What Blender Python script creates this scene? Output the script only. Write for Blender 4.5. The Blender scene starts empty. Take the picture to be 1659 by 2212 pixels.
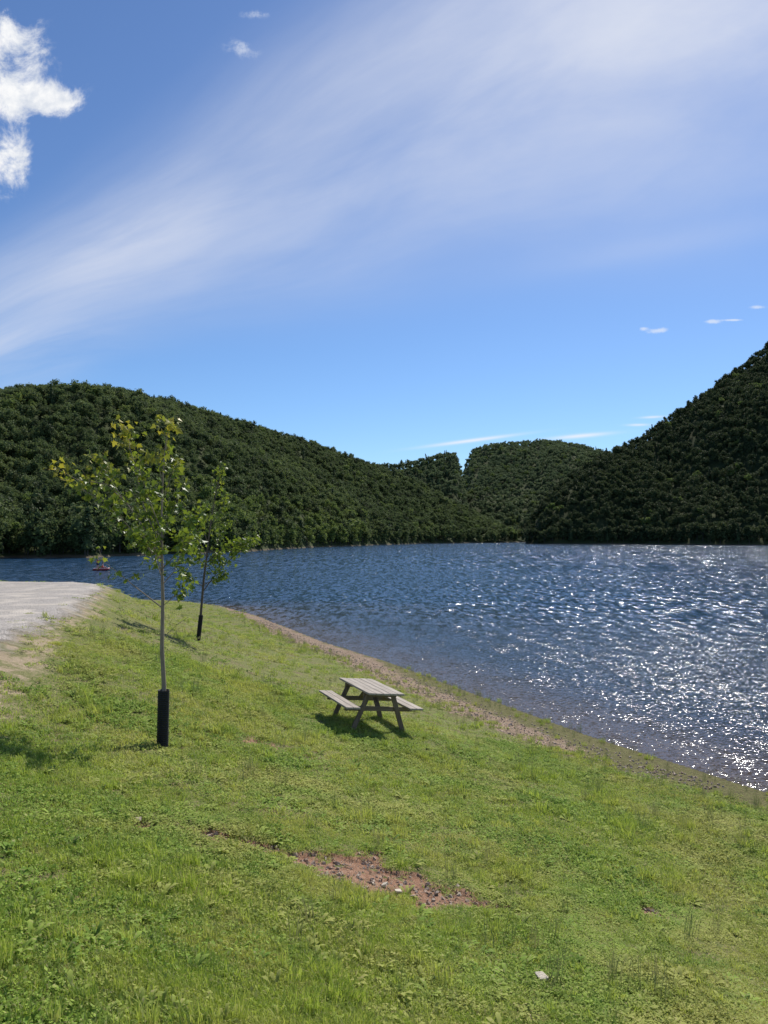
import bpy, bmesh, math, random
import numpy as np
from mathutils import Vector, Matrix, Euler
rng=np.random.default_rng(7); random.seed(7)
scene=bpy.context.scene
COL=scene.collection
F=1703.0; HZ=1158.0; EYE=5.0
def tanu(u): return (u-829.5)/F
SUN_AZ=math.radians(26); SUN_EL=math.radians(46)

# ------------------------------------------------------------------ node helper
class NT:
    def __init__(s,nt): s.nt=nt; s.n=nt.nodes; s.l=nt.links
    def put(s,sock,v):
        if v is None: return
        if isinstance(v,bpy.types.NodeSocket): s.l.new(v,sock)
        else:
            if isinstance(v,(tuple,list)) and len(v)==3 and sock.type=='RGBA': v=tuple(v)+(1,)
            sock.default_value=v
    def m(s,op,a,b=None,c=None,clamp=False):
        n=s.n.new('ShaderNodeMath'); n.operation=op; n.use_clamp=clamp
        for i,v in enumerate((a,b,c)): s.put(n.inputs[i],v)
        return n.outputs[0]
    def vm(s,op,a,b=None):
        n=s.n.new('ShaderNodeVectorMath'); n.operation=op
        s.put(n.inputs[0],a); s.put(n.inputs[1],b); return n.outputs[0]
    def vs(s,a,k):
        n=s.n.new('ShaderNodeVectorMath'); n.operation='SCALE'; s.put(n.inputs[0],a); s.put(n.inputs['Scale'],k); return n.outputs[0]
    def mix(s,f,a,b,mode='MIX'):
        n=s.n.new('ShaderNodeMix'); n.data_type='RGBA'; n.blend_type=mode
        s.put(n.inputs[0],f); s.put(n.inputs[6],a); s.put(n.inputs[7],b); return n.outputs[2]
    def noise(s,vec,scale,detail=3,rough=.5,dist=0,out=0):
        n=s.n.new('ShaderNodeTexNoise'); s.put(n.inputs['Vector'],vec)
        n.inputs['Scale'].default_value=scale; n.inputs['Detail'].default_value=detail
        n.inputs['Roughness'].default_value=rough; n.inputs['Distortion'].default_value=dist
        return n.outputs[out]
    def voro(s,vec,scale,out='Distance'):
        n=s.n.new('ShaderNodeTexVoronoi'); s.put(n.inputs['Vector'],vec); n.inputs['Scale'].default_value=scale
        return n.outputs[out]
    def ss(s,x,lo,hi,to0=0.,to1=1.):
        n=s.n.new('ShaderNodeMapRange'); n.interpolation_type='SMOOTHSTEP'
        s.put(n.inputs[0],x); s.put(n.inputs[1],lo); s.put(n.inputs[2],hi); s.put(n.inputs[3],to0); s.put(n.inputs[4],to1)
        return n.outputs[0]
    def comb(s,x,y,z=0.):
        n=s.n.new('ShaderNodeCombineXYZ'); s.put(n.inputs[0],x); s.put(n.inputs[1],y); s.put(n.inputs[2],z); return n.outputs[0]
    def sep(s,v):
        n=s.n.new('ShaderNodeSeparateXYZ'); s.put(n.inputs[0],v); return n.outputs
    def attr(s,name,out='Fac'):
        n=s.n.new('ShaderNodeAttribute'); n.attribute_name=name; return n.outputs[out]
    def pos(s): return s.n.new('ShaderNodeNewGeometry').outputs['Position']
    def obj(s): return s.n.new('ShaderNodeTexCoord').outputs['Object']
    def orand(s): return s.n.new('ShaderNodeObjectInfo').outputs['Random']
    def bump(s,h,strength,dist,normal=None):
        n=s.n.new('ShaderNodeBump'); s.put(n.inputs['Height'],h); n.inputs['Strength'].default_value=strength
        n.inputs['Distance'].default_value=dist
        if normal is not None: s.l.new(normal,n.inputs['Normal'])
        return n.outputs[0]
def new_mat(name):
    m=bpy.data.materials.new(name); m.use_nodes=True
    t=NT(m.node_tree); t.bsdf=m.node_tree.nodes['Principled BSDF']; t.out=m.node_tree.nodes['Material Output']
    return m,t
def setb(t,color=None,rough=None,normal=None,spec=None):
    b=t.bsdf
    if color is not None: t.put(b.inputs['Base Color'],color)
    if rough is not None: t.put(b.inputs['Roughness'],rough)
    if normal is not None: t.put(b.inputs['Normal'],normal)
    if spec is not None: b.inputs['Specular IOR Level'].default_value=spec
def add_transl(t,color,fac):
    tr=t.n.new('ShaderNodeBsdfTranslucent'); t.put(tr.inputs[0],color)
    mx=t.n.new('ShaderNodeMixShader'); mx.inputs[0].default_value=fac
    t.l.new(t.bsdf.outputs[0],mx.inputs[1]); t.l.new(tr.outputs[0],mx.inputs[2]); t.l.new(mx.outputs[0],t.out.inputs[0])

# ------------------------------------------------------------------ mesh helper
def mesh_np(name,V,Fs,mat=None,smooth=False):
    me=bpy.data.meshes.new(name)
    V=np.asarray(V,dtype=np.float32)
    me.vertices.add(len(V)); me.vertices.foreach_set('co',V.ravel())
    Fs=[np.asarray(f,dtype=np.int32) for f in Fs if len(f)]
    if Fs:
        loops=np.concatenate([f.ravel() for f in Fs])
        tot=np.concatenate([np.full(len(f),f.shape[1],np.int32) for f in Fs])
        st=np.concatenate([[0],np.cumsum(tot)[:-1]]).astype(np.int32)
        me.loops.add(len(loops)); me.loops.foreach_set('vertex_index',loops)
        me.polygons.add(len(tot)); me.polygons.foreach_set('loop_start',st); me.polygons.foreach_set('loop_total',tot)
        if smooth: me.polygons.foreach_set('use_smooth',np.ones(len(tot),bool))
    me.update(calc_edges=True)
    if mat: me.materials.append(mat)
    return me
def add_attr(me,name,arr):
    a=me.attributes.new(name,'FLOAT','POINT'); a.data.foreach_set('value',np.asarray(arr,dtype=np.float32))
def obj(name,data,parent=None,**kw):
    o=bpy.data.objects.new(name,data); COL.objects.link(o)
    if parent is not None: o.parent=parent
    for k,v in kw.items(): o[k]=v
    return o

# ------------------------------------------------------------------ terrain functions
CREST=np.array([(60,-160),(20,-55),(8,-20),(2.4,-5),(0.1,0),(-2.8,4.5),(-5.3,9),(-6.4,12.3),(-7.4,18.2),(-8.9,24),(-9.9,27.6),(-11.4,29.0),(-15,29.6),(-60,30.5),(-300,33)],float)
SHORE=np.array([(130,-260),(59.7,-100),(15.2,-1.5),(7.55,15.5),(5.3,19.6),(3.75,23.2),(1.95,27.3),(0,31.9),(-2.85,37.5),(-8.0,50),(-11.8,57),(-15,61),(-24,64.5),(-60,68),(-300,74)],float)
CP=np.vstack([CREST,[(-300,-300),(60,-300)]]); SP=np.vstack([SHORE,[(-300,-400),(130,-400)]])
def pdist(x,y,P):
    d=np.full(x.shape,1e9)
    for (ax,ay),(bx,by) in zip(P[:-1],P[1:]):
        vx,vy=bx-ax,by-ay; t=np.clip(((x-ax)*vx+(y-ay)*vy)/(vx*vx+vy*vy),0,1)
        d=np.minimum(d,np.hypot(x-ax-t*vx,y-ay-t*vy))
    return d
def inside(x,y,P):
    c=np.zeros(x.shape,bool); n=len(P)
    for i in range(n):
        x1,y1=P[i]; x2,y2=P[(i+1)%n]
        cond=((y1>y)!=(y2>y))
        xi=(x2-x1)*(y-y1)/((y2-y1) if y2!=y1 else 1e-9)+x1
        c^=cond&(x<xi)
    return c
def sines(x,y,sc,seed):
    r=np.random.default_rng(seed); v=np.zeros(np.shape(x))
    for i in range(6):
        a=r.uniform(0,6.28); k=sc*r.uniform(.6,1.8)
        v=v+np.sin(k*(np.cos(a)*x+np.sin(a)*y)+r.uniform(0,6.28))
    return v/3.0
TAB=(-0.34,16.1)
YA=math.atan2(.36,.93)
PATCH=None; SPOTS=[]
def patch_mask(x,y):
    if PATCH is None: return np.zeros(np.shape(x))
    (ax,ay),(bx,by)=PATCH
    cx,cy=(ax+bx)/2,(ay+by)/2; L=math.hypot(bx-ax,by-ay)/2; ux,uy=(bx-ax)/2/L,(by-ay)/2/L
    dx,dy=x-cx,y-cy; a=(dx*ux+dy*uy)/L; b=(-dx*uy+dy*ux)
    wid=.15+.50*np.exp(-((a-.3)/.42)**2)
    wob=sines(x,y,5,3)*.26+sines(x,y,14,8)*.30+sines(x,y,30,9)*.14
    r=np.sqrt(a*a+(b/wid)**2)+wob
    m=np.clip((1.14-r)/.35,0,1)
    for (sx,sy,sr) in SPOTS:
        r=np.sqrt(((x-sx)/sr)**2+((y-sy)/(sr*.8))**2)+wob*1.3
        m=np.maximum(m,np.clip((1.0-r)/.35,0,1)*.7)
    return m
def beachw(y): return np.interp(y,[11,14,18,22,30,38,50,56],[1.0,1.35,2.0,2.4,2.35,1.8,.9,.2])
def sandthr(y): return np.interp(y,[2,4.5,6,8,13,18,30],[.2,-.1,-.65,-.85,-.95,-.5,-.25])
def ground_raw(x,y):
    x=np.asarray(x,float); y=np.asarray(y,float)
    dc=pdist(x,y,CREST); ds=pdist(x,y,SHORE)
    ins_c=inside(x,y,CP); ins_s=inside(x,y,SP)
    t=dc/(dc+ds+1e-6)
    f=1-(1-t)**1.6
    soft=1-np.exp(-(dc/1.0)**2)*.25
    q=np.clip((15-y)/8,0,1); lev=3.3-.46*q*q*(3-2*q)
    z=lev-lev*f*soft
    z=np.where(ins_c,lev,z)
    z=np.where(ins_s,z,-0.11*ds-.004*ds**1.5)
    z=np.maximum(z,-6)
    z=z+np.where(ins_s,sines(x,y,.9,1)*.03+sines(x,y,3.5,2)*.010+sines(x,y,9,4)*.005,0)*np.where(ins_c,.5,1)*np.clip(ds/3,0,1)
    return z,np.where(ins_c,dc,-dc),np.where(ins_s,ds,-ds)
TABZ=float(ground_raw(np.array([TAB[0]]),np.array([TAB[1]]))[0][0])+.12
def ground(x,y):
    z,c,s=ground_raw(x,y)
    dx,dy=x-TAB[0],y-TAB[1]
    w=np.exp(-((dx**2+dy**2)/2.0**2)**2)
    z=z*(1-w)+w*(TABZ-.11*(dx*math.cos(YA)+dy*math.sin(YA))+.012*sines(x,y,3,5))
    pm=patch_mask(x,y)
    z=z-.055*pm
    return z,c,s,pm
def gz(x,y): return float(ground(np.array([x],float),np.array([y],float))[0][0])
def survey(u,v):
    ys=np.linspace(2,60,4000); z,_,_,_=ground(tanu(u)*ys,ys)
    g=EYE+(HZ-v)/F*ys-z; i=int(np.argmax(g<0)); return (float(tanu(u)*ys[i]),float(ys[i]))
pa,pb=survey(400,1772),survey(1090,1950)
T1=survey(355,1608); T2=survey(430,1383)
SP_=[(survey(u,v),r) for u,v,r in ((310,1774,.16),(1130,2185,.13),(960,2085,.14),(1400,1960,.16),(560,1600,.3),(1300,1860,.14),(940,1580,.25))]
SPOTS=[(p[0],p[1],r) for p,r in SP_]
PATCH=(pa,pb)

def axis(segs):
    out=[segs[0][0]]
    for a,b,st in segs:
        n=max(1,int(round((b-a)/st))); out+=list(np.linspace(a,b,n+1)[1:])
    return np.array(out)
xs=axis([(-300,-60,20),(-60,-20,3),(-20,-12,.5),(-12,-6,.2),(-6,-3,.08),(-3,3.5,.05),(3.5,9,.08),(9,16,.4),(16,60,4),(60,400,34)])
ys=axis([(-300,-40,20),(-40,-4,2),(-4,2,.4),(2,9,.05),(9,20,.14),(20,36,.25),(36,75,.6),(75,120,5),(120,160,20)])
X,Y=np.meshgrid(xs,ys)
Z,C_,S_,PM=ground(X.ravel(),Y.ravel())
nx,ny=len(xs),len(ys)
idx=np.arange(nx*ny).reshape(ny,nx)
quads=np.stack([idx[:-1,:-1].ravel(),idx[:-1,1:].ravel(),idx[1:,1:].ravel(),idx[1:,:-1].ravel()],1)

mg,t=new_mat('ground_soil_and_turf')
P=t.pos(); crest=t.attr('crest'); shore=t.attr('shore'); bare=t.attr('bare'); bw=t.attr('beachw')
n1=t.noise(P,1.3,5,.6); n2=t.noise(P,9,5,.65); n3=t.noise(P,70,4,.7); n4=t.noise(P,.35,3)
grassc=t.mix(t.ss(n2,.35,.65),(.14,.19,.036),(.25,.27,.07))
grassc=t.mix(t.ss(n3,.42,.6),grassc,(.08,.095,.025))
grassc=t.mix(t.ss(t.noise(P,28,3,.6),.48,.66),grassc,(.30,.24,.13))
soil=t.mix(t.ss(n2,.3,.7),(.22,.16,.09),(.36,.28,.17))
soil=t.mix(t.ss(n3,.35,.65),soil,(.12,.095,.045))
bareM=t.ss(t.m('ADD',n1,t.m('MULTIPLY',n2,.45)),.76,.90)
col=t.mix(t.m('MULTIPLY',bareM,.75),grassc,soil)
redsoil=t.mix(t.ss(n2,.3,.7),(.24,.115,.065),(.40,.235,.15)); redsoil=t.mix(t.ss(n3,.5,.72),redsoil,(.52,.38,.28)); redsoil=t.mix(t.ss(t.noise(P,16,4,.65),.5,.66),redsoil,(.12,.072,.043))
redsoil=t.mix(t.ss(t.noise(P,7,4,.65),.57,.64),redsoil,grassc)
col=t.mix(t.ss(t.m('ADD',bare,t.m('MULTIPLY',t.m('SUBTRACT',n2,.5),.9)),.12,.4),col,redsoil)
cw=t.m('ADD',crest,t.m('MULTIPLY',t.m('SUBTRACT',n1,.5),1.5)); cw=t.m('ADD',cw,t.m('MULTIPLY',t.m('SUBTRACT',n2,.5),1.0))
sand=t.mix(n2,(.34,.26,.16),(.50,.40,.28)); sand=t.mix(t.ss(n3,.5,.7),sand,(.25,.19,.11))
sand=t.mix(t.ss(t.noise(P,3.5,4,.6),.45,.58,0,.8),sand,t.mix(t.ss(n3,.4,.6),(.24,.25,.09),(.14,.14,.05)))
col=t.mix(t.ss(cw,-.35,.3),col,sand)
vc=t.voro(P,20,'Color'); vd=t.voro(P,20)
vs=t.sep(vc)
peb=t.mix(vs[0],(.22,.15,.11),(.58,.44,.34)); peb=t.mix(t.ss(vd,.35,.6),peb,(.13,.09,.06))
peb=t.mix(t.ss(n3,.35,.75,0,.8),peb,(.44,.31,.21)); peb=t.mix(t.ss(n2,.52,.66,0,.75),peb,(.19,.17,.07))
sw=t.m('ADD',shore,t.m('MULTIPLY',t.m('SUBTRACT',n1,.5),1.7)); sw=t.m('ADD',sw,t.m('MULTIPLY',t.m('SUBTRACT',n2,.5),1.2))
isb=t.ss(t.m('SUBTRACT',sw,bw),.2,-.1)
col=t.mix(isb,col,peb)
px,py,pz=t.sep(P)
algae=t.mix(t.ss(n2,.35,.65),(.060,.075,.016),(.15,.17,.045)); algae=t.mix(t.ss(n3,.45,.62),algae,(.22,.16,.09))
lim=t.ss(py,36,24,0.0,1.0); lim2=t.ss(py,19.5,14.5,0,1.8); lim=t.m('ADD',lim,lim2)
af=t.ss(t.m('SUBTRACT',sw,lim),.25,-.1)
col=t.mix(af,col,algae)
col=t.mix(t.ss(shore,.12,-.1),col,(.07,.05,.03))
hb=t.m('ADD',t.m('MULTIPLY',n2,.6),t.m('MULTIPLY',n3,.35))
hb=t.m('ADD',hb,t.m('MULTIPLY',t.m('MULTIPLY',isb,t.m('SUBTRACT',1.,vd)),.35))
setb(t,col,.9,t.bump(hb,.9,.06),.15)
me=mesh_np('ground',np.stack([X.ravel(),Y.ravel(),Z],1),[quads],mg,True)
add_attr(me,'crest',C_-sandthr(Y.ravel())); add_attr(me,'shore',S_); add_attr(me,'bare',PM); add_attr(me,'beachw',beachw(Y.ravel()))
obj('ground',me,kind='structure',label='grassy embankment sloping down to a pebbly lake shore',category='ground')

# gravel road sheet on the crest
mr,t=new_mat('grey_gravel')
P=t.pos(); vd=t.voro(P,26); vc=t.sep(t.voro(P,26,'Color')); n=t.noise(P,1.2,4); n9=t.noise(P,70,3)
col=t.mix(vc[0],(.33,.30,.27),(.58,.53,.47)); col=t.mix(t.ss(vd,.3,.6),col,(.2,.18,.16))
col=t.mix(t.ss(n,.45,.7),col,(.52,.46,.38)); col=t.mix(t.ss(n9,.3,.8,0,.6),col,(.66,.61,.55))
col=t.mix(t.ss(t.noise(t.vm('MULTIPLY',P,(1,.25,1)),.8,3),.45,.65,0,.5),col,(.40,.36,.30))
edge=t.attr('crest'); ew=t.m('ADD',edge,t.m('MULTIPLY',t.m('SUBTRACT',t.noise(P,1.5,5,.65),.5),1.3))
setb(t,col,.95,t.bump(t.m('SUBTRACT',1.,vd),.6,.02),.15)
tr=t.n.new('ShaderNodeBsdfTransparent'); mx=t.n.new('ShaderNodeMixShader')
t.l.new(t.ss(ew,-.45,.2),mx.inputs[0]); t.l.new(tr.outputs[0],mx.inputs[1]); t.l.new(t.bsdf.outputs[0],mx.inputs[2]); t.l.new(mx.outputs[0],t.out.inputs[0])
xr=axis([(-250,-30,20),(-30,-12,1),(-12,0,.2)]); yr=axis([(-150,0,10),(0,8,.5),(8,31,.25)])
XR,YR=np.meshgrid(xr,yr); ZR,CR,SR,_=ground(XR.ravel(),YR.ravel())
idr=np.arange(len(xr)*len(yr)).reshape(len(yr),len(xr))
qr=np.stack([idr[:-1,:-1].ravel(),idr[:-1,1:].ravel(),idr[1:,1:].ravel(),idr[1:,:-1].ravel()],1)
lim=np.interp(YR.ravel(),[-150,2,9,11,13,30],[6,4,1.5,.6,.0,-.05])
CRs=CR-lim
qr=qr[(CRs[qr].max(1)>-.8)]
used=np.unique(qr); remap=-np.ones(len(CRs),int); remap[used]=np.arange(len(used))
me=mesh_np('gravel_road',np.stack([XR.ravel(),YR.ravel(),ZR+.02],1)[used],[remap[qr]],mr,True)
add_attr(me,'crest',CRs[used])
obj('gravel_road',me,kind='structure',label='pale grey gravel road along the embankment top',category='road')

# ------------------------------------------------------------------ lake
mw,t=new_mat('lake_water')
P=t.pos(); px,py,pz=t.sep(P)
sd=t.m('SUBTRACT',t.m('ADD',t.m('MULTIPLY',px,.908),t.m('MULTIPLY',py,.418)),13.3)
sd=t.m('ADD',sd,t.ss(py,55,75,0,60))
deep=(.020,.060,.118)
wc=t.mix(t.ss(sd,-.3,5),(.105,.082,.07),(.04,.058,.085))
wc=t.mix(t.ss(sd,3,28),wc,deep)
s1=t.noise(t.vm('MULTIPLY',P,(7.0,15.,1.)),1.0,3,.6,0,1)
s2=t.noise(t.vm('MULTIPLY',P,(1.1,2.4,1.)),1.0,2,.5,0,1)
s3=t.noise(t.vm('MULTIPLY',P,(22.,34.,1.)),1.0,1,.5,0,1)
s4=t.noise(t.vm('MULTIPLY',P,(3.0,.8,1.)),1.0,2,.6,0,1)
s5=t.noise(t.vm('MULTIPLY',P,(1.6,.18,1.)),1.0,2,.6,0,1)
far1=t.ss(py,28,60); far2=t.ss(py,70,160)
gust=t.ss(t.noise(t.vm('MULTIPLY',P,(.012,.03,1.)),1.0,3,.55),.35,.65,.88,1.1)
gust2=t.ss(t.noise(t.vm('MULTIPLY',P,(1.3,.35,1.)),1.0,4,.65),.42,.68,.85,1.5)
def cen(c,k): return t.vm('MULTIPLY',t.vm('SUBTRACT',c,(.5,.5,.5)),(k,k,0.))
a_=t.vs(t.vm('ADD',cen(s1,1.6),cen(s3,1.1)),t.ss(far1,0,1,1.,.62))
b_=t.vs(cen(s4,1.65),t.m('MULTIPLY',far1,t.m('SUBTRACT',1.,t.m('MULTIPLY',far2,.6))))
c_=t.vs(cen(s5,1.7),far2)
sl_=t.vm('ADD',t.vm('ADD',a_,cen(s2,.25)),t.vm('ADD',b_,c_))
calm=t.m('MULTIPLY',t.m('MULTIPLY',gust,gust2),t.ss(sd,0,8,.7,1.))
nn=t.vm('NORMALIZE',t.vm('ADD',t.vs(sl_,calm),(0,0,1.)))
setb(t,wc,.12,nn); t.bsdf.inputs['IOR'].default_value=1.33
gx=np.array([-3500,0,3500.]); gy=np.array([-600,1500,4500.])
GX,GY=np.meshgrid(gx,gy); ii=np.arange(9).reshape(3,3)
me=mesh_np('lake',np.stack([GX.ravel(),GY.ravel(),0*GX.ravel()],1),[np.stack([ii[:-1,:-1].ravel(),ii[:-1,1:].ravel(),ii[1:,1:].ravel(),ii[1:,:-1].ravel()],1)],mw)
obj('water',me,kind='structure',label='rippled blue lake glittering in the sun',category='lake')

# ------------------------------------------------------------------ foliage materials
def foliage(name,c1,c2,c3,tr=.25,nscale=.35):
    m,t=new_mat(name); r=t.orand(); P=t.pos()
    c=t.mix(r,c1,c2); c=t.mix(t.ss(t.noise(P,nscale,3,.6),.4,.65),c,c3)
    c=t.mix(t.ss(t.noise(P,.02,3),.4,.6,0,.5),c,c1)
    setb(t,c,.7,None,.15); add_transl(t,c,tr); return m
mf1=foliage('broadleaf_canopy',(.085,.122,.046),(.185,.225,.075),(.125,.170,.058),.38)
mfd=foliage('dark_and_shade_painted_canopy',(.050,.070,.030),(.105,.128,.046),(.068,.092,.035),.30)  # darker greens paint the right hill's shade; also random dark crowns on left
mfh=foliage('haze_painted_canopy',(.135,.185,.090),(.210,.250,.115),(.16,.215,.10),.38)  # paler tint paints distance haze into mid and far hill foliage
mf2=foliage('pine_canopy',(.055,.090,.042),(.075,.115,.05),(.065,.10,.045),.25)
mf3=foliage('light_shore_canopy',(.16,.22,.055),(.24,.29,.075),(.14,.20,.05),.38)
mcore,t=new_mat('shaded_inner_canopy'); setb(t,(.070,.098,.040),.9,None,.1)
mbark,t=new_mat('bark'); setb(t,t.mix(t.noise(t.obj(),6,4),(.05,.042,.035),(.11,.095,.08)),.9)

ico=bmesh.new(); bmesh.ops.create_icosphere(ico,subdivisions=1,radius=1)
ICOV=np.array([v.co[:] for v in ico.verts]); ICOF=np.array([[v.index for v in f.verts] for f in ico.faces]); ico.free()
def quads_at(pos,nrm,size,r):
    n=len(pos); a=np.cross(nrm,r.normal(size=(n,3))); a/=np.linalg.norm(a,axis=1)[:,None]
    b=np.cross(nrm,a); s=size[:,None]; k=r.uniform(.6,1.2,(n,1))
    V=np.stack([pos-a*s,pos-b*s*k,pos+a*s,pos+b*s*k],1).reshape(-1,3)
    return V,np.arange(4*n).reshape(n,4)
def crown(seed,n=600,R=3.8,zc=11,H=3.2,mat=mf1,lob=12,qs=(.20,.48)):
    r=np.random.default_rng(seed)
    d=r.normal(size=(lob,3)); d/=np.linalg.norm(d,axis=1)[:,None]
    el=r.uniform(.7,1.4)
    c=d*np.array([R*.95*el,R*.95/el,H*1.0])*r.uniform(.3,1.25,(lob,1)); c[0]=0; c[:,2]+=zc
    rad=r.uniform(.6,1.6,lob)*R/3.3
    rad[0]*=1.5
    w=rad**2/np.sum(rad**2)
    li=r.choice(lob,n,p=w); q=r.normal(size=(n,3)); q[:,2]+=.35; q/=np.linalg.norm(q,axis=1)[:,None]
    pos=c[li]+q*(rad[li]*r.uniform(.65,1.5,n))[:,None]
    nr=q+r.normal(size=(n,3))*.9; nr/=np.linalg.norm(nr,axis=1)[:,None]
    V,Q=quads_at(pos,nr,r.uniform(qs[0],qs[1],n)*R/3.3,r)
    Vs=[V];Ts=[];o=len(V)
    for k in range(lob):
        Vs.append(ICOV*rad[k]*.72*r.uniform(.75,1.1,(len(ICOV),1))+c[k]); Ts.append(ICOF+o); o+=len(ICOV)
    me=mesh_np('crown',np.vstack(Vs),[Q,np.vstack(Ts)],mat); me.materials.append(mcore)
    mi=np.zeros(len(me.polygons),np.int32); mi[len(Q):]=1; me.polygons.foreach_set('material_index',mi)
    return me
def pine(seed,n=460,H=16,R=3.2,mat=mf2):
    r=np.random.default_rng(seed)
    h=r.uniform(0,1,n)**1.25; z=3+h*(H-3); a=r.uniform(0,6.28,n)
    lay=.75+.35*np.sin(z*3.0+a)
    rr=R*(1-h)**.7*lay*r.uniform(.35,1.05,n)+.1
    pos=np.stack([np.cos(a)*rr,np.sin(a)*rr,z-rr*.25],1)
    nr=np.stack([np.cos(a)*.5,np.sin(a)*.5,np.full(n,1.)],1)+r.normal(size=(n,3))*.5; nr/=np.linalg.norm(nr,axis=1)[:,None]
    V,Q=quads_at(pos,nr,r.uniform(.3,.6,n),r)
    k=9; ca=np.arange(k)/k*6.283
    cv=np.vstack([np.stack([np.cos(ca)*R*.5,np.sin(ca)*R*.5,np.full(k,3.)],1),[[0,0,H-1.5]]]); o=len(V)
    T=np.array([[o+i,o+(i+1)%k,o+k] for i in range(k)])
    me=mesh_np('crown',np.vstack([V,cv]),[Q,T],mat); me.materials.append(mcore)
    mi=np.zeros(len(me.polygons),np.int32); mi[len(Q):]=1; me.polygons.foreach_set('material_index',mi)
    return me
crowns=[crown(s) for s in range(8)]; pines=[pine(20+s) for s in range(3)]
lightforest=[crown(60+s,mat=mf3) for s in range(3)]
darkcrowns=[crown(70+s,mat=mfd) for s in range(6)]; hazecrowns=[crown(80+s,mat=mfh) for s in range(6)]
lightcrowns=[crown(40+s,mat=mf3,H=5.0,zc=7.5,lob=17,n=860,R=3.4) for s in range(3)]
shorecrowns=[crown(50+s,mat=mf1,H=5.6,zc=7.1,lob=20,n=950,R=3.4) for s in range(4)]
shoreshade=[crown(90+s,mat=mfd,H=5.6,zc=7.1,lob=20,n=950,R=3.4) for s in range(3)]

def src_collection(name,meshes):
    c=bpy.data.collections.new(name)
    for i,m in enumerate(meshes):
        o=bpy.data.objects.new('%s_%02d'%(name,i),m); c.objects.link(o)
    return c
def scatter(name,pts,rot,scl,ids,coll,**kw):
    me=mesh_np(name,pts,[])
    a=me.attributes.new('rot','FLOAT_VECTOR','POINT'); a.data.foreach_set('vector',np.asarray(rot,np.float32).ravel())
    a=me.attributes.new('scl','FLOAT_VECTOR','POINT'); a.data.foreach_set('vector',np.asarray(scl,np.float32).ravel())
    a=me.attributes.new('pick','INT','POINT'); a.data.foreach_set('value',np.asarray(ids,np.int32))
    o=obj(name,me,**kw)
    ng=bpy.data.node_groups.new(name+'_gn','GeometryNodeTree')
    ng.interface.new_socket(name='Geometry',in_out='INPUT',socket_type='NodeSocketGeometry')
    ng.interface.new_socket(name='Geometry',in_out='OUTPUT',socket_type='NodeSocketGeometry')
    N=ng.nodes; L=ng.links
    gi=N.new('NodeGroupInput'); go=N.new('NodeGroupOutput'); ip=N.new('GeometryNodeInstanceOnPoints'); ci=N.new('GeometryNodeCollectionInfo')
    ci.inputs['Collection'].default_value=coll; ci.inputs['Separate Children'].default_value=True; ci.inputs['Reset Children'].default_value=True
    def at(nm,ty):
        n=N.new('GeometryNodeInputNamedAttribute'); n.data_type=ty; n.inputs['Name'].default_value=nm
        return [s for s in n.outputs if s.enabled and s.name=='Attribute'][0]
    e=N.new('FunctionNodeEulerToRotation'); L.new(at('rot','FLOAT_VECTOR'),e.inputs[0])
    L.new(gi.outputs[0],ip.inputs['Points']); L.new(ci.outputs[0],ip.inputs['Instance']); ip.inputs['Pick Instance'].default_value=True
    L.new(at('pick','INT'),ip.inputs['Instance Index']); L.new(e.outputs[0],ip.inputs['Rotation']); L.new(at('scl','FLOAT_VECTOR'),ip.inputs['Scale'])
    L.new(ip.outputs[0],go.inputs[0])
    md=o.modifiers.new('scatter','NODES'); md.node_group=ng
    return o

# ------------------------------------------------------------------ hills
HILLS=[
 dict(n='left',us=[-1500,-600,0,120,230,370,500,640,780,880,960,1040,1110,1150],rv=[1000,880,840,835,833,866,908,944,992,1030,1070,1110,1148,1165],
      bu=[-1500,-300,0,300,560,750,900,1150],bd=[150,160,174,200,266,390,500,640],ru=[-1500,0,300,800,1150],rd=[380,460,480,640,690],area=11,sd=1,
      label='steep wooded hill covered in dense broadleaf forest'),
 dict(n='mid',us=[650,810,860,920,960,985,996,1006,1016],rv=[1010,1000,999,985,974,976,1010,1080,1150],
      bu=[650,1060],bd=[700,700],ru=[650,1060],rd=[860,860],area=17,sd=2,label='small wooded spur with pine trees along its crest'),
 dict(n='far',us=[900,990,1004,1022,1050,1100,1180,1250,1290,1320,1400,1500],rv=[1080,1070,1010,970,957,952,948,956,965,975,1010,1040],
      bu=[900,1500],bd=[790,790],ru=[900,1500],rd=[1120,1120],area=21,sd=3,label='distant rounded hill covered in green woods'),
 dict(n='right',us=[1135,1150,1180,1230,1290,1380,1440,1520,1600,1659,1800,2100,2700],rv=[1160,1112,1066,1020,985,943,900,848,790,740,640,520,430],
      bu=[1135,1659,2700],bd=[500,420,390],ru=[1135,1400,1659,2100,2700],rd=[530,610,680,700,700],area=12,sd=4,label='tall wooded hillside rising steeply above the lake'),
]
mh,t=new_mat('forest_floor'); P=t.pos(); n=t.noise(P,.1,4); z=t.sep(P)[2]
c=t.mix(n,(.04,.055,.022),(.07,.085,.035)); c=t.mix(t.ss(t.m('ADD',z,t.m('MULTIPLY',t.noise(P,.06,2),1.6)),1.5,1.1),c,(.13,.11,.075)); setb(t,c,.95,None,.1)
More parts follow.
